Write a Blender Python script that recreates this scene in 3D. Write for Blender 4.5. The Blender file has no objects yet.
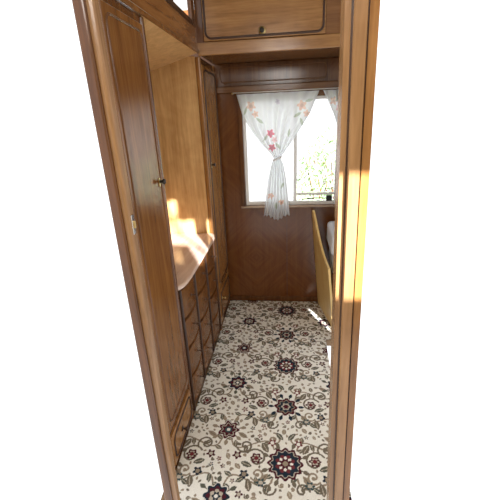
import bpy, bmesh, math, random
import numpy as np
from mathutils import Vector, Matrix
random.seed(4); np.random.seed(4)
S = bpy.context.scene
COL = S.collection
try:
    S.view_settings.view_transform = 'Standard'
except Exception: pass

# ------------------------------------------------------------------ materials
def newmat(name):
    m = bpy.data.materials.new(name); m.use_nodes = True
    nt = m.node_tree; b = nt.nodes['Principled BSDF']
    return m, nt, b
def plain(name, col, rough=.5, metal=0.0, noise=0.0):
    m, nt, b = newmat(name)
    b.inputs['Base Color'].default_value = (*col, 1)
    b.inputs['Roughness'].default_value = rough
    b.inputs['Metallic'].default_value = metal
    if noise:
        n = nt.nodes.new('ShaderNodeTexNoise'); n.inputs['Scale'].default_value = 40
        r = nt.nodes.new('ShaderNodeValToRGB')
        r.color_ramp.elements[0].color = (*[c*(1-noise) for c in col], 1)
        r.color_ramp.elements[1].color = (*[min(1, c*(1+noise)) for c in col], 1)
        tc = nt.nodes.new('ShaderNodeTexCoord')
        nt.links.new(tc.outputs['Object'], n.inputs['Vector'])
        nt.links.new(n.outputs['Fac'], r.inputs['Fac']); nt.links.new(r.outputs['Color'], b.inputs['Base Color'])
    return m
def wood(name, dark, light, axis='z', rough=.2, fine=1.0, figure=0.0, diamond=False):
    m, nt, b = newmat(name)
    L = nt.links.new
    tc = nt.nodes.new('ShaderNodeTexCoord'); mp = nt.nodes.new('ShaderNodeMapping')
    s = [16*fine]*3; s['xyz'.index(axis)] = 1.1
    mp.inputs['Scale'].default_value = s
    L(tc.outputs['Object'], mp.inputs['Vector'])
    n1 = nt.nodes.new('ShaderNodeTexNoise'); n1.inputs['Scale'].default_value = 1.3
    n1.inputs['Detail'].default_value = 7; n1.inputs['Distortion'].default_value = 1.2
    L(mp.outputs['Vector'], n1.inputs['Vector'])
    n2 = nt.nodes.new('ShaderNodeTexNoise'); n2.inputs['Scale'].default_value = 9
    n2.inputs['Detail'].default_value = 4
    L(mp.outputs['Vector'], n2.inputs['Vector'])
    if diamond:
        # book-matched veneer leaves: grain slopes one way then the other across each seam
        sp = nt.nodes.new('ShaderNodeSeparateXYZ'); cb = nt.nodes.new('ShaderNodeCombineXYZ')
        L(tc.outputs['Object'], sp.inputs[0])
        px = nt.nodes.new('ShaderNodeMath'); px.operation='PINGPONG'; px.inputs[1].default_value=.26
        pz = nt.nodes.new('ShaderNodeMath'); pz.operation='PINGPONG'; pz.inputs[1].default_value=.42
        L(sp.outputs['X'], px.inputs[0]); L(sp.outputs['Z'], pz.inputs[0])
        su = nt.nodes.new('ShaderNodeMath'); su.operation='ADD'
        L(px.outputs[0], su.inputs[0]); L(pz.outputs[0], su.inputs[1])
        m1 = nt.nodes.new('ShaderNodeMath'); m1.operation='MULTIPLY'; m1.inputs[1].default_value=14
        L(su.outputs[0], m1.inputs[0])
        m2 = nt.nodes.new('ShaderNodeMath'); m2.operation='MULTIPLY'; m2.inputs[1].default_value=3
        L(px.outputs[0], m2.inputs[0])
        L(m1.outputs[0], cb.inputs['X']); L(m2.outputs[0], cb.inputs['Y'])
        n3 = nt.nodes.new('ShaderNodeTexNoise')
        n3.inputs['Scale'].default_value = 2.0; n3.inputs['Distortion'].default_value = .6
        n3.inputs['Detail'].default_value = 4
        L(cb.outputs[0], n3.inputs['Vector'])
    else:
        n3 = nt.nodes.new('ShaderNodeTexNoise'); n3.inputs['Scale'].default_value = 5.0
        n3.inputs['Detail'].default_value = 3; n3.inputs['Distortion'].default_value = 2.0
        L(tc.outputs['Object'], n3.inputs['Vector'])
    mx = nt.nodes.new('ShaderNodeMix'); mx.inputs['Factor'].default_value = .3
    L(n1.outputs['Fac'], mx.inputs['A']); L(n2.outputs['Fac'], mx.inputs['B'])
    mx2 = nt.nodes.new('ShaderNodeMix'); mx2.inputs['Factor'].default_value = .15+figure
    L(mx.outputs['Result'], mx2.inputs['A']); L(n3.outputs['Fac'], mx2.inputs['B'])
    r = nt.nodes.new('ShaderNodeValToRGB')
    r.color_ramp.elements[0].position = .36; r.color_ramp.elements[0].color = (*dark, 1)
    r.color_ramp.elements[1].position = .64; r.color_ramp.elements[1].color = (*light, 1)
    L(mx2.outputs['Result'], r.inputs['Fac']); L(r.outputs['Color'], b.inputs['Base Color'])
    b.inputs['Roughness'].default_value = rough
    bp = nt.nodes.new('ShaderNodeBump'); bp.inputs['Strength'].default_value = .05
    bp.inputs['Distance'].default_value = .002
    L(n2.outputs['Fac'], bp.inputs['Height']); L(bp.outputs['Normal'], b.inputs['Normal'])
    return m
W_DOOR  = wood('walnut_door', (.105,.038,.010), (.25,.105,.030))
W_DOOR2 = wood('honey_door', (.17,.068,.018), (.36,.17,.052))
W_FRAME = wood('walnut_frame', (.070,.024,.007), (.16,.060,.017))
W_DARK  = wood('dark_stained', (.022,.008,.004), (.055,.020,.008), rough=.4)
W_DRAW  = wood('drawer_front', (.085,.030,.009), (.185,.075,.022), axis='y', rough=.22)
W_GOLD  = wood('golden_veneer', (.38,.205,.075), (.64,.41,.19), figure=.1, rough=.28)
W_HEAD  = wood('header_veneer', (.19,.080,.022), (.38,.19,.062), axis='x')
W_HEADF = wood('header_frame', (.11,.040,.011), (.23,.098,.030), axis='x')
W_FASC  = wood('fascia_veneer', (.14,.052,.015), (.28,.12,.04), axis='y')
W_FAR   = wood('far_panel', (.115,.037,.010), (.185,.068,.019), figure=.30, diamond=True)
W_JAMB  = wood('jamb_wood', (.19,.090,.032), (.37,.20,.085), rough=.25)
W_TOP   = wood('dresser_top', (.50,.34,.27), (.68,.52,.43), axis='y', rough=.08)
W_SILL  = wood('sill_wood_sheen', (.30,.19,.12), (.50,.36,.26), axis='x', rough=.2)  # whitish reflection on the sill put into a paler wood colour
W_BENCH = wood('sunlit_ply', (.84,.55,.18), (.96,.72,.32), rough=.35)  # glow of sun through the board put into its yellow colour
M_CEIL  = plain('cream_ceiling', (.72,.66,.54), .6, noise=.03)
M_WALL  = plain('painted_wall', (.62,.53,.38), .6, noise=.04)
M_WHITE = plain('white_paint', (.88,.89,.90), .4, noise=.02)
M_BRASS = plain('aged_brass', (.50,.36,.16), .3, 1.0)
M_CHROME= plain('chrome', (.75,.75,.75), .15, 1.0)
M_BLACK = plain('dark_metal', (.03,.028,.026), .4, .6)
M_CUSH  = plain('blue_grey_fabric', (.74,.80,.88), .9, noise=.06)
M_BOARD = plain('floor_board', (.20,.12,.06), .6, noise=.2)
M_GRASS = plain('lawn_green', (.50,.62,.38), .9, noise=.2)
M_LEAF  = plain('leaf_green', (.32,.47,.22), .7, noise=.35)
M_ROD   = plain('curtain_wire', (.8,.78,.72), .4)

def glassmat():
    m, nt, b = newmat('window_glass'); nt.nodes.remove(b)
    o = nt.nodes['Material Output']
    t = nt.nodes.new('ShaderNodeBsdfTransparent'); g = nt.nodes.new('ShaderNodeBsdfGlossy')
    g.inputs['Roughness'].default_value = .02
    mx = nt.nodes.new('ShaderNodeMixShader'); mx.inputs[0].default_value = .04
    nt.links.new(t.outputs[0], mx.inputs[1]); nt.links.new(g.outputs[0], mx.inputs[2])
    nt.links.new(mx.outputs[0], o.inputs[0]); return m
M_GLASS = glassmat()

# ------------------------------------------------------------------ builders
def finish(o, parent, kind=None, label=None):
    COL.objects.link(o)
    if parent: o.parent = parent
    if kind: o['kind'] = kind
    if label: o['label'] = label
    return o
def thing(name, label, cat, loc, group=None):
    e = bpy.data.objects.new(name, None); e.empty_display_size = .1; e.location = loc
    e['label'] = label; e['category'] = cat
    if group: e['group'] = group
    COL.objects.link(e); return e
class MB:
    """collects world-space geometry for one mesh object"""
    def __init__(s): s.v=[]; s.f=[]; s.mi=[]; s.mats=[]; s.sm=[]
    def midx(s, m):
        if m not in s.mats: s.mats.append(m)
        return s.mats.index(m)
    def add(s, vs, fs, m, smooth=False):
        k=len(s.v); i=s.midx(m); s.v += [tuple(v) for v in vs]
        for f in fs: s.f.append(tuple(k+a for a in f)); s.mi.append(i); s.sm.append(smooth)
    def box(s, a, b, m, bev=0.0, seg=2):
        lo=[min(a[i],b[i]) for i in range(3)]; hi=[max(a[i],b[i]) for i in range(3)]
        bm=bmesh.new(); bmesh.ops.create_cube(bm, size=1)
        for v in bm.verts:
            v.co = Vector([(lo[i]+hi[i])/2+v.co[i]*(hi[i]-lo[i]) for i in range(3)])
        if bev>0:
            bev=min(bev, .45*min(hi[i]-lo[i] for i in range(3)))
            bmesh.ops.bevel(bm, geom=bm.edges[:], offset=bev, segments=seg, profile=.5, affect='EDGES')
        bm.verts.index_update()
        s.add([v.co[:] for v in bm.verts], [[v.index for v in f.verts] for f in bm.faces], m); bm.free(); return s
    def tube(s, pts, r, m, closed=False, n=8, flat=1.0):
        P=[Vector(p) for p in pts]; N=len(P); vs=[]; fs=[]
        prev=None
        for i,p in enumerate(P):
            if closed: t=(P[(i+1)%N]-P[i-1])
            else: t=P[min(i+1,N-1)]-P[max(i-1,0)]
            t.normalize()
            ref = Vector((0,0,1)) if prev is None and abs(t.z)<.9 else (Vector((1,0,0)) if prev is None else prev)
            u = (ref - t*ref.dot(t)); u.normalize(); prev=u; w=t.cross(u)
            rr = r[i] if isinstance(r,(list,tuple)) else r
            for k in range(n):
                a=2*math.pi*k/n; vs.append(p+u*math.cos(a)*rr+w*math.sin(a)*rr*flat)
        R=N if closed else N-1
        for i in range(R):
            for k in range(n):
                j=(i+1)%N; fs.append((i*n+k,i*n+(k+1)%n,j*n+(k+1)%n,j*n+k))
        if not closed:
            fs.append(tuple(range(n))[::-1]); fs.append(tuple((N-1)*n+k for k in range(n)))
        s.add(vs,fs,m,True); return s
    def lathe(s, base, axis, prof, m, n=16):
        base=Vector(base); ax=Vector(axis).normalized()
        u=ax.orthogonal().normalized(); w=ax.cross(u); vs=[]; fs=[]
        for (h,r) in prof:
            for k in range(n):
                a=2*math.pi*k/n; vs.append(base+ax*h+(u*math.cos(a)+w*math.sin(a))*max(r,1e-4))
        for i in range(len(prof)-1):
            for k in range(n): fs.append((i*n+k,i*n+(k+1)%n,(i+1)*n+(k+1)%n,(i+1)*n+k))
        fs.append(tuple(range(n))[::-1]); fs.append(tuple((len(prof)-1)*n+k for k in range(n)))
        s.add(vs,fs,m,True); return s
    def ring(s, plane, c, a0,a1,b0,b1, rad, r, m, flat=1.0):
        pts=[]
        for (ca,cb,st) in ((a1-rad,b1-rad,0),(a0+rad,b1-rad,90),(a0+rad,b0+rad,180),(a1-rad,b0+rad,270)):
            for k in range(7):
                t=math.radians(st+15*k); a=ca+rad*math.cos(t); b=cb+rad*math.sin(t)
                pts.append((c,a,b) if plane=='x' else (a,c,b))
        return s.tube(pts, r, m, closed=True, n=8, flat=flat)
    def prism(s, poly, z0, z1, m, lean=None, smooth=False):
        n=len(poly); f=lean or (lambda z:0)
        vs=[(x+f(z0),y,z0) for x,y in poly]+[(x+f(z1),y,z1) for x,y in poly]
        fs=[tuple(range(n))[::-1], tuple(range(n,2*n))]+[(i,(i+1)%n,n+(i+1)%n,n+i) for i in range(n)]
        s.add(vs,fs,m); return s
    def make(s, name, parent=None, kind=None, label=None, cat=None, origin=None):
        v=np.array(s.v); lo=v.min(0); hi=v.max(0)
        if origin is None: origin=((lo[0]+hi[0])/2,(lo[1]+hi[1])/2,lo[2])
        o=Vector(origin); me=bpy.data.meshes.new(name)
        me.from_pydata([tuple(Vector(p)-o) for p in s.v],[],s.f)
        for m in s.mats: me.materials.append(m)
        me.polygons.foreach_set('material_index', s.mi); me.polygons.foreach_set('use_smooth', s.sm)
        bm=bmesh.new(); bm.from_mesh(me); bmesh.ops.recalc_face_normals(bm, faces=bm.faces[:]); bm.to_mesh(me); bm.free()
        me.update(); ob=bpy.data.objects.new(name, me)
        pl=Vector((0,0,0)); p=parent
        while p: pl=pl+p.location; p=p.parent
        ob.location=o-pl
        finish(ob,parent,kind,label)
        if cat: ob['category']=cat
        return ob
def bevel_obj(ob, off, seg=2):
    bm=bmesh.new(); bm.from_mesh(ob.data)
    es=[e for e in bm.edges if len(e.link_faces)==2 and e.calc_face_angle(0)>.9]
    bmesh.ops.bevel(bm,geom=es,offset=off,segments=seg,affect='EDGES'); bm.to_mesh(ob.data); bm.free()

XF=-.53    # cabinet front plane on the aisle
YB=2.28    # plane of far wardrobe side / header
YW=2.77    # far wall inner face
XN=-.86    # niche back
XM=-.68    # recess depth beside the near wardrobe (caravan body tapers in)
YM=1.86
XR=.42     # right wall
YN=1.08    # near end of the left-hand joinery
XP=.265    # aisle edge of carpet beside the passage
YR=2.2     # where the floor widens under the bench

# ------------------------------------------------------------------ structure
f=MB(); f.prism([(XF-.03,.92),(XP,.92),(XP,YR),(XR+.02,YR),(XR+.02,YW+.03),(-.88,YW+.03),(-.88,YM),(XM-.02,1.45),(XF-.03,1.45)],-.05,0,M_BOARD); f.make('floor',kind='structure')
MB().box((-.55,-.85,2.25),(1.02,YW+.03,2.29),M_CEIL).make('ceiling',kind='structure')
wx0,wx1,wz0,wz1=-.345,.375,.876,1.67
w=MB()
w.box((-.88,YW,0),(wx0,YW+.03,2.25),W_FAR); w.box((wx1,YW,0),(XR+.02,YW+.03,2.25),W_FAR)
w.box((wx0,YW,wz1),(wx1,YW+.03,2.25),W_FAR)
w.box((wx0,YW,0),(-.02,YW+.03,wz0),W_FAR); w.box((-.016,YW,0),(wx1,YW+.03,wz0),W_FAR)
w.box((-.021,YW+.002,0),(-.015,YW+.03,wz0),W_DARK)
w.make('wall_far',kind='structure',origin=(-.018,YW,0))
MB().box((XR,YR,0),(XR+.02,YW,2.25),W_FAR).make('wall_right',kind='structure')
MB().prism([(XM,1.45),(XN,YM),(XN,YW),(XN-.02,YW),(XN-.02,YM),(XM-.02,1.45)],0,1.9,W_GOLD).make('wall_left',kind='structure')
w=MB()
def wallrects(w, xs, zs, holes, y0,y1,m):
    for i in range(len(xs)-1):
        for j in range(len(zs)-1):
            if (i,j) in holes: continue
            w.box((xs[i],y0,zs[j]),(xs[i+1],y1,zs[j+1]),m)
wallrects(w,[-1.0,.60,.78,1.02],[0,1.68,1.80,1.98,2.12,2.25],{(2,1),(2,2),(1,2),(1,3)},-.82,-.80,M_WALL)  # unseen wall added as a sun mask; its holes shape the sun patches
w.make('sun_gobo_wall',kind='structure')
w=MB(); w.box((1.0,-.80,0),(1.02,.88,2.25),M_WALL); w.box((1.0,1.0,0),(1.02,1.25,2.25),M_WALL)  # unseen wall added to block sun; its gap drops a spot on the carpet
w.box((1.0,.88,0),(1.02,1.0,.49),M_WALL); w.box((1.0,.88,.60),(1.02,1.0,2.25),M_WALL)
w.make('side_gobo_wall',kind='structure')

# far wall trims
t=MB(); t.box((XF+.0,YW-.045,1.715),(XR,YW,1.76),W_HEADF,.006); t.make('trim_1',kind='structure')
t=MB(); t.box((XF,YW-.02,1.76),(.27,YW,1.90),W_FRAME); t.box((.28,YW-.02,1.76),(XR,YW,1.90),W_FAR)
t.ring('y',YW-.021,-.49,.255,1.785,1.88,.02,.004,W_HEADF); t.make('trim_2',kind='structure')
t=MB()
t.box((wx0-.035,YW-.02,wz0-.012),(wx0,YW,wz1+.035),W_FRAME,.004)
t.box((wx1,YW-.02,wz0-.012),(wx1+.03,YW,wz1+.035),W_FRAME,.004)
t.box((wx0,YW-.02,wz1),(wx1,YW,wz1+.035),W_FRAME,.004)
t.make('trim_3',kind='structure')
MB().box((wx0-.04,YW-.038,wz0-.014),(wx1+.04,YW,wz0),W_SILL,.004).make('trim_4',kind='structure')
MB().box((XF,YW-.012,0.007),(.25,YW,.05),W_FRAME,.003).make('baseboard_far',kind='structure')

# window 1
w=MB()
yf0,yf1=YW+.004,YW+.028
w.box((wx0,yf0,wz0),(wx0+.024,yf1,wz1),M_WHITE,.003); w.box((wx1-.024,yf0,wz0),(wx1,yf1,wz1),M_WHITE,.003)
w.box((wx0+.024,yf0,wz0),(wx1-.024,yf1,wz0+.03),M_WHITE,.003); w.box((wx0+.024,yf0,wz1-.022),(wx1-.024,yf1,wz1),M_WHITE,.003)
w.box((.034,yf0+.004,wz0+.03),(.060,yf1,wz1-.022),M_WHITE,.003)
w.box((.060,yf0+.004,wz0+.075),(wx1-.024,yf1-.006,wz0+.095),M_WHITE,.002)
w.box((wx0+.024,YW+.014,wz0+.03),(wx1-.024,YW+.017,wz1-.022),M_GLASS)
w.tube([(.10,YW-.004,wz0+.045),(.2,YW-.008,wz0+.055),(.33,YW-.004,wz0+.05)],.005,M_BLACK)
w.box((.29,YW-.012,wz0+.03),(.335,YW+.004,wz0+.075),M_BLACK,.004)
w.make('window_1',kind='structure')

# clerestory and fascia on the aisle side
MB().box((XF-.02,YN+.03,1.91),(XF,YB,2.035),W_FASC,.003).box((XF,YN+.03,1.905),(XF+.012,YB,1.925),W_HEADF,.005).make('trim_5',kind='structure')
w=MB()
w.box((XF-.02,YN+.03,2.035),(XF,1.55,2.25),W_FRAME); w.box((XF-.02,2.21,2.035),(XF,YB,2.25),W_FRAME)
w.box((XF-.015,1.55,2.035),(XF+.004,2.21,2.06),W_DARK,.003); w.box((XF-.015,1.86,2.06),(XF,1.88,2.25),W_DARK,.003)
w.box((XF-.012,1.55,2.06),(XF-.009,2.21,2.25),M_GLASS)
w.make('window_2',kind='structure')
def zr(x): return 1.91-.09*(XF-x)/(XF-XN)
pp=[(XF,1.45),(XF,YB),(XN,YB),(XN,YM),(XM,1.45)]
s=MB(); s.add([(x,y,zr(x)) for x,y in pp]+[(x,y,zr(x)+.015) for x,y in pp],
  [(0,1,2,3,4),(5,6,7,8,9)]+[(i,(i+1)%5,5+(i+1)%5,5+i) for i in range(5)],W_GOLD); s.make('trim_6',kind='structure')

# doorway jambs
lean=lambda z:.017*(1.743-z)
x0=.1005
def P(pts): return [(x0+a,b) for a,b in pts]
j=MB()
j.prism(P([(0,.765),(0,.82),(.060,.82),(.060,.765)]),0,2.25,W_JAMB,lean)
j.prism(P([(.012,.760),(.012,.765),(.015,.765),(.015,.760)]),0,2.25,W_DARK,lean)
j.prism(P([(.017,.747),(.015,.752),(.015,.765),(.040,.765),(.040,.752),(.038,.747)]),0,2.25,W_JAMB,lean)
j.prism(P([(.040,.762),(.040,.765),(.043,.765),(.043,.762)]),0,2.25,W_DARK,lean)
j.prism(P([(.043,.755),(.043,.765),(.060,.765),(.060,.755)]),0,2.25,W_DOOR2,lean)
j.make('trim_8',kind='structure')
j=MB()
j.box((-.427,.78,0),(-.402,.84,2.25),W_FRAME,.004)
j.box((-.412,.79,0),(-.388,.825,2.25),W_JAMB,.008)
j.box((-.390,.799,1.285),(-.386,.813,1.335),M_CHROME,.001)
j.box((-.388,.802,1.30),(-.381,.810,1.32),M_BRASS,.003)
j.make('trim_9',kind='structure')

# ------------------------------------------------------------------ furniture
def knob(parent, base, axis, r=.014, mat=M_BRASS, name='handle', label=None):
    return MB().lathe(base,axis,[(0,r*1.25),(.003,r*1.25),(.004,r*.5),(.014,r*.45),(.018,r*.9),(.024,r),(.029,r*.8),(.031,r*.2)],mat).make(name,parent,label=label)
def latch(parent, base, name='handle'):
    x,y,z=base; m=MB()
    m.box((x,y-.008,z-.018),(x+.003,y+.008,z+.018),M_BRASS,.001)
    m.lathe((x+.002,y,z+.002),(1,0,0),[(0,.006),(.012,.005),(.014,.010),(.020,.012),(.024,.009),(.026,.003)],M_BLACK)
    return m.make(name,parent)

# near wardrobe
wd=thing('wardrobe','tall brown walnut-veneered fitted wardrobe beside the doorway','wardrobe',(XF-.1,1.25,0))
b=MB()
b.box((XF-.030,YN,0),(XF-.004,YN+.03,1.905),W_FRAME,.003)
b.box((XF-.030,1.425,0),(XF+.004,1.450,1.905),W_FRAME,.006)
b.box((XF-.030,YN+.03,.0),(XF-.004,1.425,.045),W_FRAME); b.box((XF-.030,YN+.03,.222),(XF-.002,1.425,.25),W_FRAME,.003)
b.box((XF-.030,YN+.03,1.88),(XF-.004,1.425,1.905),W_FRAME)
b.box((XM,1.432,0),(XF-.03,1.450,1.83),W_DOOR)
b.make('body',wd)
d=MB(); d.box((XF-.018,YN+.032,.255),(XF+.004,1.423,1.878),W_DOOR,.004)
d.ring('x',XF+.004,YN+.055,1.405,.285,1.85,.03,.004,W_FRAME)
d=d.make('door',wd); latch(d,(XF+.004,1.385,1.316))
d=MB(); d.box((XF-.018,YN+.032,.048),(XF+.008,1.423,.218),W_DOOR2,.006,3); d.ring('x',XF+.008,YN+.055,1.405,.068,.198,.035,.005,W_DARK)
d=d.make('drawer',wd); knob(d,(XF+.008,1.25,.13),(1,0,0),.010,mat=W_DARK,name='knob')

# dresser
ds=thing('dresser','fitted walnut dresser with dark bowed drawer fronts and pale top','dresser',(-.69,1.865,0))
b=MB()
b.prism([(XF-.022,1.452),(XF-.022,YB-.002),(XN+.002,YB-.002),(XN+.002,YM+.002),(XM+.002,1.452)],.05,.775,W_DARK)
b.box((XM+.01,1.46,0),(XF-.05,YB-.01,.05),W_DARK)
b.box((XF-.05,1.452,0),(XF-.012,YB-.002,.06),W_DARK)
b.make('body',ds)
top=MB()
pl=[(XN+.002,YM+.002),(XM+.002,1.452),(XF-.015,1.452),(XF+.004,1.462),(XF+.018,1.490),(XF+.026,1.53),(XF+.030,1.60),(XF+.030,2.16),(XF+.026,2.215),(XF+.014,2.258),(XF-.0,YB-.002),(XN+.002,YB-.002)]
top.prism(pl,.780,.803,W_TOP)
top=top.make('dresser_top',ds,label='polished pale pinkish top with rounded front corners')
bevel_obj(top,.004)
for k in range(4):
    y=[1.464,1.724,1.998,2.262][k]; u=MB()
    u.box((XF-.02,y-.008,.03),(XF+.012,y+.008,.779),W_DARK,.006,3)
    u.make('upright',ds,label='dark stained rounded upright strip')
zs=[.065,.245,.425,.60,.776]
for c in range(3):
    a=[1.474,1.734,2.008][c]; e=[1.714,1.988,2.252][c]
    for r in range(4):
        n=12; poly=[(XF-.020,a),(XF-.020,e)]
        for k in range(n+1):
            t=1-k/n; poly.append((XF+.004+.014*(1-(2*t-1)**2),a+(e-a)*t))
        d=MB(); d.prism(poly,zs[r]+.008,zs[r+1]-.008,W_DRAW)
        d=d.make('drawer',ds); bevel_obj(d,.003)
        knob(d,(XF+.017,(a+e)/2,(zs[r]+zs[r+1])/2),(1,0,0),.006,mat=W_DARK,name='knob')

# far wardrobe
fw=thing('wardrobe','narrow walnut fitted wardrobe in the corner by the window','wardrobe',(-.69,2.52,0))
b=MB()
b.box((XN+.002,YB,0),(XF-.022,YW-.022,1.895),W_GOLD)
b.box((XF-.022,YB,0),(XF+.008,YB+.040,1.895),W_DOOR2,.008,3); b.box((XF-.022,YW-.055,0),(XF+.004,YW-.022,1.895),W_DOOR2,.004)
b.box((XF-.022,YB+.040,0),(XF-.004,YW-.055,.05),W_FRAME); b.box((XF-.022,YB+.040,.31),(XF-.002,YW-.055,.34),W_DOOR2)
b.box((XF-.022,YB+.040,1.86),(XF-.004,YW-.055,1.895),W_FRAME)
b.make('body',fw)
d=MB(); d.box((XF-.02,YB+.042,.342),(XF+.010,YW-.057,1.858),W_DOOR2,.004); d.ring('x',XF+.010,YB+.062,YW-.077,.37,1.83,.05,.006,W_DARK)
d=d.make('door',fw); latch(d,(XF+.010,2.37,1.255))
d=MB(); d.box((XF-.02,YB+.042,.052),(XF+.010,YW-.057,.308),W_DOOR2,.004); d.ring('x',XF+.010,YB+.062,YW-.077,.075,.285,.05,.006,W_DARK)
d=d.make('door',fw); knob(d,(XF+.010,2.38,.24),(1,0,0),.008)

# overhead cupboard
oc=thing('overhead_cupboard','golden-brown overhead cupboard with flap door spanning the passage','cupboard',(-.05,2.5,1.90))
b=MB(); b.box((XF,YB+.02,1.905),(XR,YW-.021,2.25),W_HEADF)
b.box((XF,YB,1.895),(XR,YB+.02,1.962),W_HEAD,.004); b.box((XF,YB+.002,1.962),(-.490,YB+.02,2.249),W_FRAME); b.box((.205,YB+.002,1.962),(XR,YB+.02,2.249),W_HEADF)
b.make('body',oc)
d=MB(); d.box((-.488,YB-.002,1.966),(.203,YB+.019,2.24),W_HEAD,.004); d.ring('y',YB-.003,-.475,.19,1.978,2.228,.035,.006,W_DARK)
d=d.make('door',oc)
m=MB(); m.lathe((-.15,YB-.002,2.0),(0,-1,0),[(0,.022),(.003,.022)],M_BRASS); m.lathe((-.15,YB-.005,2.0),(0,-1,0),[(0,.012),(.008,.008),(.014,.013),(.020,.013),(.023,.005)],M_BLACK); m.make('handle',d)

# bench with curved side board
bn=thing('bench_seat','fitted bench with curved wooden side board coloured sunlit yellow under the window','bench',(.36,2.55,.0))
MB().box((.375,2.25,.007),(XR-.004,YW-.022,.44),W_FRAME).make('body',bn)
ys=[YW-.030,YW-.036,2.725,2.71,2.69,2.66,2.63,2.60,2.56,2.52,2.46,2.40,2.34]
ht=[.80,.825,.842,.846,.836,.80,.755,.71,.655,.61,.56,.53,.51]
s=MB(); vs=[]; fs=[]; NZ=10
def bx(y,z): return .250-.075*(z/.86)+(YW-.03-y)*.20*(1-.2*z)
for side in (0,.016):
    for y,h in zip(ys,ht):
        for k in range(NZ+1):
            z=.008+(h-.008)*k/NZ; vs.append((bx(y,z)+side,y,z))
n=NZ+1; M=len(ys)
for sd in (0,1):
    for i in range(M-1):
        for k in range(NZ):
            q=[sd*M*n+i*n+k,sd*M*n+(i+1)*n+k,sd*M*n+(i+1)*n+k+1,sd*M*n+i*n+k+1]; fs.append(q)
for i in range(M-1):
    for k in (0,NZ): fs.append([i*n+k,(i+1)*n+k,M*n+(i+1)*n+k,M*n+i*n+k])
for i in (0,M-1):
    for k in range(NZ): fs.append([i*n+k,i*n+k+1,M*n+i*n+k+1,M*n+i*n+k])
s.add(vs,fs,W_BENCH); s.make('side_board',bn,label='curved varnished side board coloured sunlit yellow')
MB().box((.295,2.34,.60),(XR-.004,2.70,.765),M_CUSH,.03,4).box((.320,2.34,.44),(XR-.004,2.70,.62),M_CUSH,.01).make('seat_cushion',bn,label='pale blue-white fabric seat cushion')

# ------------------------------------------------------------------ carpet
TW,TL,RES=.60,.70,.002
nx,ny=int(TW/RES),int(TL/RES)
gx,gy=np.meshgrid((np.arange(nx)+.5)*RES,(np.arange(ny)+.5)*RES)
tile=np.zeros((ny,nx,3)); CREAM=np.array((.82,.79,.73)); tile[:]=CREAM
used=np.zeros((ny,nx),bool)
MAR=(.075,.015,.024); NAV=(.018,.028,.045); OLV=(.165,.135,.10); TAN=(.31,.245,.18); TEAL=(.04,.07,.08); BEI=(.50,.44,.36); RED=(.16,.03,.038); GRN=(.105,.105,.082)
def wrap(cx,cy):
    return ((gx-cx+TW/2)%TW)-TW/2, ((gy-cy+TL/2)%TL)-TL/2
def paint(mask,c): tile[mask]=c; used[mask]=True
def ros(cx,cy,layers):
    dx,dy=wrap(cx,cy); r=np.hypot(dx,dy); th=np.arctan2(dy,dx)
    for (R,amp,n,ph,c) in layers: paint(r<R*(1-amp+amp*np.cos(n*th+ph)),c)
def leaf(cx,cy,a,b,ang,c,vein=None):
    dx,dy=wrap(cx,cy); t=math.radians(ang); u=dx*math.cos(t)+dy*math.sin(t); v=-dx*math.sin(t)+dy*math.cos(t)
    w_=b*np.clip(1-(u/a)**2,0,None); paint((np.abs(u)<a)&(np.abs(v)<w_),c)
    if vein: paint((np.abs(u)<a*.7)&(np.abs(v)<.0018),vein)
def stroke(pts,wd_,c):
    for (px,py) in pts:
        dx,dy=wrap(px,py); paint(dx*dx+dy*dy<wd_*wd_,c)
def spiral(cx,cy,R,a0,turn,dirn,wd_,c):
    pts=[]
    for k in range(60):
        t=k/59; r=R*(1-.85*t); a=math.radians(a0)+dirn*turn*2*math.pi*t
        pts.append((cx+r*math.cos(a),cy+r*math.sin(a)))
    stroke(pts,wd_,c); stroke([pts[-1]],wd_*2,c); return pts
def vine(p,q,bend,wd_,c,leaves=3,lc=OLV):
    pts=[]; dx,dy=q[0]-p[0],q[1]-p[1]
    for k in range(70):
        t=k/69; o=bend*math.sin(math.pi*2*t); pts.append((p[0]+dx*t-dy*o,p[1]+dy*t+dx*o))
    stroke(pts,wd_,c)
    for i in range(leaves):
        k=int((i+.5)/leaves*68); x,y=pts[k]; a=math.degrees(math.atan2(pts[k+1][1]-y,pts[k+1][0]-x))
        sgn=1 if i%2 else -1
        leaf(x+.018*math.cos(math.radians(a+sgn*55)),y+.018*math.sin(math.radians(a+sgn*55)),.023,.011,a+sgn*55,lc,BEI)
A1=(.30,.175); A2=(.30,.525); B1=(0.0,0.0); B2=(0.0,.35)
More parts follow.
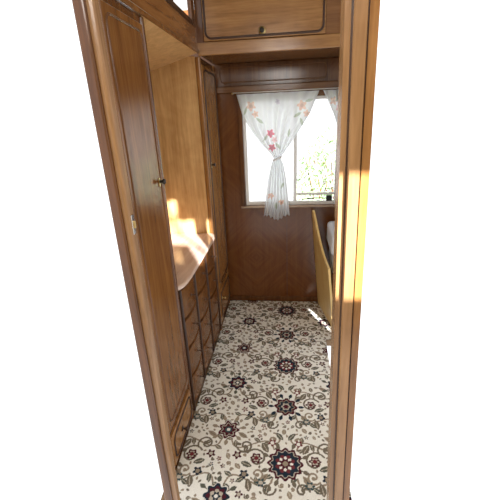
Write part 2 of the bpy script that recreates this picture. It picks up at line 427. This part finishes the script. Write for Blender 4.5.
for sx in (-1,1):
    for (cx,cy) in (A1,A2):
        vine((cx+sx*.05,cy+.03),(cx+sx*.28,cy+.16),.22*sx,.0044,TAN,6,OLV)
        vine((cx+sx*.05,cy-.03),(cx+sx*.28,cy-.16),-.22*sx,.0044,TAN,6,GRN)
        spiral(cx+sx*.140,cy+.02,.052,90-sx*60,1.3,sx,.0052,OLV)
        spiral(cx+sx*.13,cy-.060,.034,-90+sx*50,1.2,-sx,.0046,TAN)
        spiral(cx+sx*.20,cy+.085,.042,200,1.2,-sx,.0050,OLV)
        spiral(cx+sx*.06,cy+.130,.038,90,1.2,sx,.0048,TAN)
        spiral(cx+sx*.075,cy-.125,.034,0,1.1,sx,.0046,OLV)
        leaf(cx+sx*.10,cy+.080,.032,.016,60*sx,OLV,BEI); leaf(cx+sx*.10,cy-.080,.030,.014,-50*sx,TAN,OLV)
        leaf(cx+sx*.185,cy-.015,.030,.014,20*sx,GRN,BEI); leaf(cx+sx*.165,cy-.115,.032,.015,100,OLV,BEI)
        leaf(cx+sx*.22,cy+.145,.030,.013,150,TAN,OLV); leaf(cx+sx*.03,cy+.15,.028,.013,90-40*sx,GRN,BEI)
        ros(cx+sx*.140,cy+.02,[(.030,.16,6,0,MAR),(.020,.2,6,0,BEI),(.011,0,1,0,RED)])
        ros(cx+sx*.19,cy-.065,[(.024,.2,5,1,NAV),(.012,.1,5,0,TAN)])
        ros(cx+sx*.065,cy+.110,[(.022,.22,5,2,RED),(.010,0,1,0,CREAM)])
        ros(cx+sx*.11,cy-.10,[(.022,.22,6,0,TEAL),(.010,0,1,0,BEI)])
        ros(cx+sx*.235,cy+.03,[(.024,.22,5,2,MAR),(.009,0,1,0,BEI)])
def stems(c,R,n,ph,col,tip):
    for k in range(n):
        a=ph+2*math.pi*k/n
        stroke([(c[0]+R*t*math.cos(a),c[1]+R*t*math.sin(a)) for t in np.linspace(.5,1,14)],.0032,col)
        leaf(c[0]+R*math.cos(a),c[1]+R*math.sin(a),.018,.010,math.degrees(a),tip)
stems(A1,.104,8,.39,OLV,OLV)
ros(*A1,[(.092,.08,8,0,CREAM),(.087,.08,12,0,MAR),(.074,.08,12,0,BEI),(.070,.09,12,0,NAV),(.049,.12,8,3.14,RED),(.039,.15,8,0,CREAM),(.031,.18,8,3.1,MAR),(.013,0,1,0,TAN)])
stems(A2,.084,10,0,OLV,NAV)
ros(*A2,[(.070,.10,8,.5,CREAM),(.066,.10,8,.5,MAR),(.051,.12,8,.5,TAN),(.046,.14,8,.5,NAV),(.027,.12,6,0,BEI),(.018,.15,6,0,MAR)])
stems(B1,.080,6,.5,OLV,GRN)
ros(*B1,[(.064,.12,8,0,CREAM),(.060,.12,8,0,NAV),(.047,.14,8,0,MAR),(.031,.1,6,3.14,BEI),(.022,.2,6,0,NAV),(.008,0,1,0,CREAM)])
stems(B2,.078,7,.2,OLV,TAN)
ros(*B2,[(.062,.14,7,0,CREAM),(.058,.14,7,0,MAR),(.045,.15,7,0,BEI),(.039,.16,7,0,MAR),(.019,0,1,0,TEAL),(.009,0,1,0,CREAM)])
rs=np.random.RandomState(7)
for k in range(2600):
    px,py=rs.uniform(0,TW),rs.uniform(0,TL); dx,dy=wrap(px,py); rad=rs.choice([.009,.013,.019])
    if used[(dx*dx+dy*dy)<(rad*1.12)**2].any(): continue
    q=rs.randint(4); a=rs.uniform(0,360)
    if q==0 and rad>.012: ros(px,py,[(rad,.25,5,a,[MAR,NAV,RED][rs.randint(3)]),(rad*.45,0,1,0,BEI)])
    elif q==1: spiral(px,py,rad,a,1.1,1,.003,[OLV,TAN][rs.randint(2)])
    else: leaf(px,py,rad,rad*.6,a,[OLV,TAN,TAN][rs.randint(3)],BEI if rad>.012 else None)

def carpet_part(bx0,bx1,by0,by1,g):
    NX=int(round((bx1-bx0)/g))+1; NY=int(round((by1-by0)/g))+1
    xs=np.linspace(bx0,bx1,NX); yy=np.linspace(by0,by1,NY)
    PX,PY=np.meshgrid(xs,yy)
    tx=((PX-(-.019)+.30)%TW); ty=((PY-1.195+.175)%TL)
    ci=tile[(ty/RES).astype(int)%ny,(tx/RES).astype(int)%nx]
    ci=ci*(1+np.random.uniform(-.08,.08,PX.shape)[...,None])
    V=np.stack([PX,PY,np.full_like(PX,.006)+np.random.uniform(0,.0006,PX.shape)],-1).reshape(-1,3)
    idx=np.arange(NX*NY).reshape(NY,NX)
    F=np.stack([idx[:-1,:-1],idx[:-1,1:],idx[1:,1:],idx[1:,:-1]],-1).reshape(-1,4)
    return V,F,ci.reshape(-1,3)
G=.0025
V1,F1,C1=carpet_part(XF+.001,XP,.92,YR,G); V2,F2,C2=carpet_part(XF+.001,XR-.002,YR,YW-.014,G)
V=np.concatenate([V1,V2]); F=np.concatenate([F1,F2+len(V1)]); ci=np.concatenate([C1,C2])
me=bpy.data.meshes.new('carpet')
me.vertices.add(len(V)); me.vertices.foreach_set('co',V.ravel())
me.loops.add(F.size); me.loops.foreach_set('vertex_index',F.ravel().astype(np.int32))
me.polygons.add(len(F)); me.polygons.foreach_set('loop_start',(np.arange(len(F))*4).astype(np.int32))
me.update(calc_edges=True); me.validate()
at=me.color_attributes.new('Col','FLOAT_COLOR','POINT')
at.data.foreach_set('color',np.concatenate([ci,np.ones((len(V),1))],1).ravel())
m,nt,b=newmat('floral_carpet'); b.inputs['Roughness'].default_value=.95
a=nt.nodes.new('ShaderNodeAttribute'); a.attribute_name='Col'; nt.links.new(a.outputs['Color'],b.inputs['Base Color'])
b.inputs['Specular IOR Level'].default_value=.1
me.materials.append(m)
cp=bpy.data.objects.new('carpet',me); COL.objects.link(cp)
cp['label']='off-white fitted carpet with maroon and grey-brown floral medallions'; cp['category']='carpet'

# ------------------------------------------------------------------ curtains
m,nt,b=newmat('printed_voile'); o=nt.nodes['Material Output']
a=nt.nodes.new('ShaderNodeAttribute'); a.attribute_name='Col'
b.inputs['Roughness'].default_value=.9; b.inputs['Specular IOR Level'].default_value=.1
nt.links.new(a.outputs['Color'],b.inputs['Base Color'])
tr=nt.nodes.new('ShaderNodeBsdfTranslucent'); nt.links.new(a.outputs['Color'],tr.inputs['Color'])
mx=nt.nodes.new('ShaderNodeMixShader'); mx.inputs[0].default_value=.58
nt.links.new(b.outputs[0],mx.inputs[1]); nt.links.new(tr.outputs[0],mx.inputs[2])
tp=nt.nodes.new('ShaderNodeBsdfTransparent'); mx2=nt.nodes.new('ShaderNodeMixShader'); mx2.inputs[0].default_value=.12
nt.links.new(mx.outputs[0],mx2.inputs[1]); nt.links.new(tp.outputs[0],mx2.inputs[2]); nt.links.new(mx2.outputs[0],o.inputs[0])
M_CURT=m
def curtain(L,R,ztop,ztie,zbot,flowers,folds,label,y=YW-.085):
    NS,NT=150,200; vs=[]; cols=[]
    for jt in range(NT+1):
        t=jt/NT; z=ztop+(zbot-ztop)*t
        l,r=L(z),R(z); wdt=r-l
        for i in range(NS+1):
            s=i/NS; x=l+wdt*s
            amp=.026*min(1,.35+.65*t) if z>ztie else .020
            k=min(1,abs(z-ztie)/.10); amp*=.40+.60*k
            yv=y+amp*math.sin(s*folds*2*math.pi+.6*math.sin(5*t))+.006*math.sin(s*31+t*9)
            zz=z+(.012*math.sin(s*9) if t>.97 else 0)-(.02*math.sin(math.pi*s)*max(0,(t-.9)/.1))
            vs.append((x,yv,zz)); c=(.86,.88,.90)
            for (fx,fz,fr,fc,kind) in flowers:
                dx,dz=x-fx,z-fz; rr=math.hypot(dx,dz)
                if rr<fr*1.3:
                    th=math.atan2(dz,dx)
                    if kind=='f':
                        if rr<fr*(.8+.2*math.cos(5*th+fx*40)): c=fc
                        if rr<fr*.35: c=tuple(q*.78 for q in fc)
                    else:
                        a_=kind; u=dx*math.cos(a_)+dz*math.sin(a_); v=-dx*math.sin(a_)+dz*math.cos(a_)
                        if abs(u)<fr and abs(v)<.3*fr*(1-(u/fr)**2): c=fc
            cols.append((*c,1))
    n=NS+1; fs=[(j*n+i,j*n+i+1,(j+1)*n+i+1,(j+1)*n+i) for j in range(NT) for i in range(NS)]
    org=Vector(((L(ztop)+R(ztop))/2,y,ztop))
    me=bpy.data.meshes.new('curtain'); me.from_pydata([tuple(Vector(v)-org) for v in vs],[],fs)
    at=me.color_attributes.new('Col','FLOAT_COLOR','POINT'); at.data.foreach_set('color',np.array(cols).ravel())
    me.polygons.foreach_set('use_smooth',[True]*len(fs)); me.materials.append(M_CURT)
    ob=bpy.data.objects.new('curtain',me); ob.location=org; COL.objects.link(ob)
    ob['label']=label; ob['category']='curtain'; ob['group']='pair of window curtains'
    zt=ztie; cx=(L(zt)+R(zt))/2; rw=(R(zt)-L(zt))/2+.004
    pts=[(cx+rw*math.cos(q),y+.017*math.sin(q),zt+.012*math.cos(q)) for q in np.linspace(0,2*math.pi,24,endpoint=False)]
    MB().tube(pts,.007,M_WHITE,closed=True).make('tieback',ob,label='white fabric tieback')
    return ob
def interp(tab):
    zs_=[a for a,_ in tab]; xs_=[b for _,b in tab]
    return lambda z: float(np.interp(z,zs_,xs_))
PINK=(.70,.13,.20); ORA=(.84,.55,.42); GR=(.48,.54,.42); PUR=(.65,.60,.70); PK2=(.82,.52,.52)
fl=[(-.135,1.43,.032,PINK,'f'),(-.105,1.385,.022,PK2,'f'),(-.125,1.33,.028,PINK,'f'),(-.17,1.40,.030,GR,.9),(-.08,1.34,.030,GR,2.2),
    (.09,1.61,.036,ORA,'f'),(.125,1.555,.026,ORA,'f'),(.06,1.55,.034,GR,.5),(.09,1.50,.032,GR,1.9),(.14,1.64,.030,GR,.2),
    (-.27,1.62,.036,ORA,'f'),(-.24,1.565,.026,ORA,'f'),(-.31,1.59,.030,GR,1.1),(-.21,1.52,.034,GR,2.5),
    (-.08,1.64,.020,PUR,'f'),(.00,1.43,.028,GR,1.4),
    (-.05,1.05,.026,GR,1.2),(-.14,.97,.026,ORA,'f'),(-.06,.92,.022,ORA,'f'),(-.10,.89,.026,GR,1.6)]
curtain(interp([(.81,-.198),(.95,-.180),(1.10,-.158),(1.21,-.132),(1.25,-.112),(1.28,-.130),(1.36,-.205),(1.46,-.280),(1.56,-.335),(1.70,-.370)]),
        interp([(.81,.004),(.95,-.006),(1.10,-.022),(1.21,-.042),(1.25,-.062),(1.28,-.046),(1.36,.016),(1.46,.085),(1.56,.150),(1.70,.208)]),
        1.70,1.25,.81,fl,7,'sheer white floral curtain tied back in the middle of the window')
fl2=[(.31,1.63,.028,ORA,'f'),(.35,1.58,.026,PK2,'f'),(.34,1.64,.028,GR,.5),(.37,1.50,.026,GR,1.3)]
curtain(interp([(.90,.372),(1.30,.380),(1.42,.360),(1.55,.31),(1.70,.235)]),
        interp([(.90,.408),(1.30,.404),(1.42,.41),(1.70,.413)]),
        1.70,1.30,.90,fl2,3,'sheer white floral curtain bunched at the window edge')
r=MB(); r.tube([(-.40,YW-.085,1.710),(XR-.003,YW-.085,1.710)],.0035,M_ROD)
r.box((-.405,YW-.09,1.702),(-.395,YW-.046,1.712),M_BRASS)
r.make('curtain_rod',label='thin white curtain wire above the window',cat='curtain rod')

# ------------------------------------------------------------------ outside
MB().box((.15,4.6,-.65),(1.0,12,-.6),M_GRASS).make('lawn',kind='structure')
def leaves(b,n,c0,ax,smin,smax,inner=.25):
    for k in range(n):
        while True:
            p=np.random.uniform(-1,1,3)
            if inner<np.dot(p,p)<1: break
        C=Vector(np.array(c0)+p*np.array(ax))
        a=Vector(np.random.normal(size=3)).normalized(); u=a.orthogonal().normalized(); w_=a.cross(u); s_=random.uniform(smin,smax)
        b.add([C-u*s_,C-w_*s_*.45,C+u*s_,C+w_*s_*.45],[(0,1,2,3)],M_LEAF)
b=MB(); leaves(b,3000,(.56,4.9,.35),(.52,.45,1.05),.02,.045)
for k in range(7):
    b.tube([(.55,4.9,-.6),(.55+random.uniform(-.2,.2),4.9+random.uniform(-.2,.2),.3),(.55+random.uniform(-.35,.35),4.9,1.0)],[.02,.012,.004],W_FRAME)
ob=b.make('garden_bush',cat='bush',label='leafy green bush outside the window'); ob['kind']='stuff'
b=MB(); leaves(b,520,(1.00,-1.45,2.36),(.42,.25,.28),.012,.03,0)  # unseen leaves added across the sun beam to break it up
b.tube([(1.7,-1.7,0),(1.55,-1.6,1.2),(1.2,-1.5,2.0),(.9,-1.45,2.5)],[.03,.025,.012,.004],W_FRAME)
ob=b.make('dapple_tree',cat='tree',label='added unseen leafy tree shaped to dapple the sunlight'); ob['kind']='stuff'

# ------------------------------------------------------------------ lights and world
wd_=bpy.data.worlds.new('World'); S.world=wd_; wd_.use_nodes=True
bg=wd_.node_tree.nodes['Background']; bg.inputs[0].default_value=(.97,.985,1,1); bg.inputs[1].default_value=1.6
l=bpy.data.lights.new('sun','SUN'); l.energy=32; l.angle=math.radians(.7); l.color=(.98,.99,1)
so=bpy.data.objects.new('sun',l); so.rotation_euler=Vector((-.5,1,-.35)).to_track_quat('-Z','Y').to_euler(); so.location=(1.5,-3,3.4); COL.objects.link(so)
l=bpy.data.lights.new('fill_light','AREA'); l.energy=12; l.size=.5; l.color=(1,.97,.93)  # unseen fill added above the camera to brighten the interior
so=bpy.data.objects.new('fill_light',l); so.location=(-.1,-.1,2.2); so.rotation_euler=Vector((0,.9,-.6)).to_track_quat('-Z','Y').to_euler(); COL.objects.link(so)

# ------------------------------------------------------------------ camera
cd=bpy.data.cameras.new('camera'); cd.sensor_width=36; cd.lens=36*350/500; cd.clip_start=.02
co=bpy.data.objects.new('camera',cd); COL.objects.link(co)
X=Vector((.9938,-.0009,-.1111)); A=Vector((.1034,-.3579,.9280)); D=Vector((.0406,.9337,.3556))
right=Vector((X.x,A.x,-D.x)); fwd=Vector((X.z,A.z,-D.z))
right.normalize(); fwd=(fwd-right*fwd.dot(right)).normalized(); up=right.cross(fwd)
Mx=Matrix((right,up,-fwd)).transposed().to_4x4(); Mx.translation=Vector((0,0,1.55))
co.matrix_world=Mx; S.camera=co
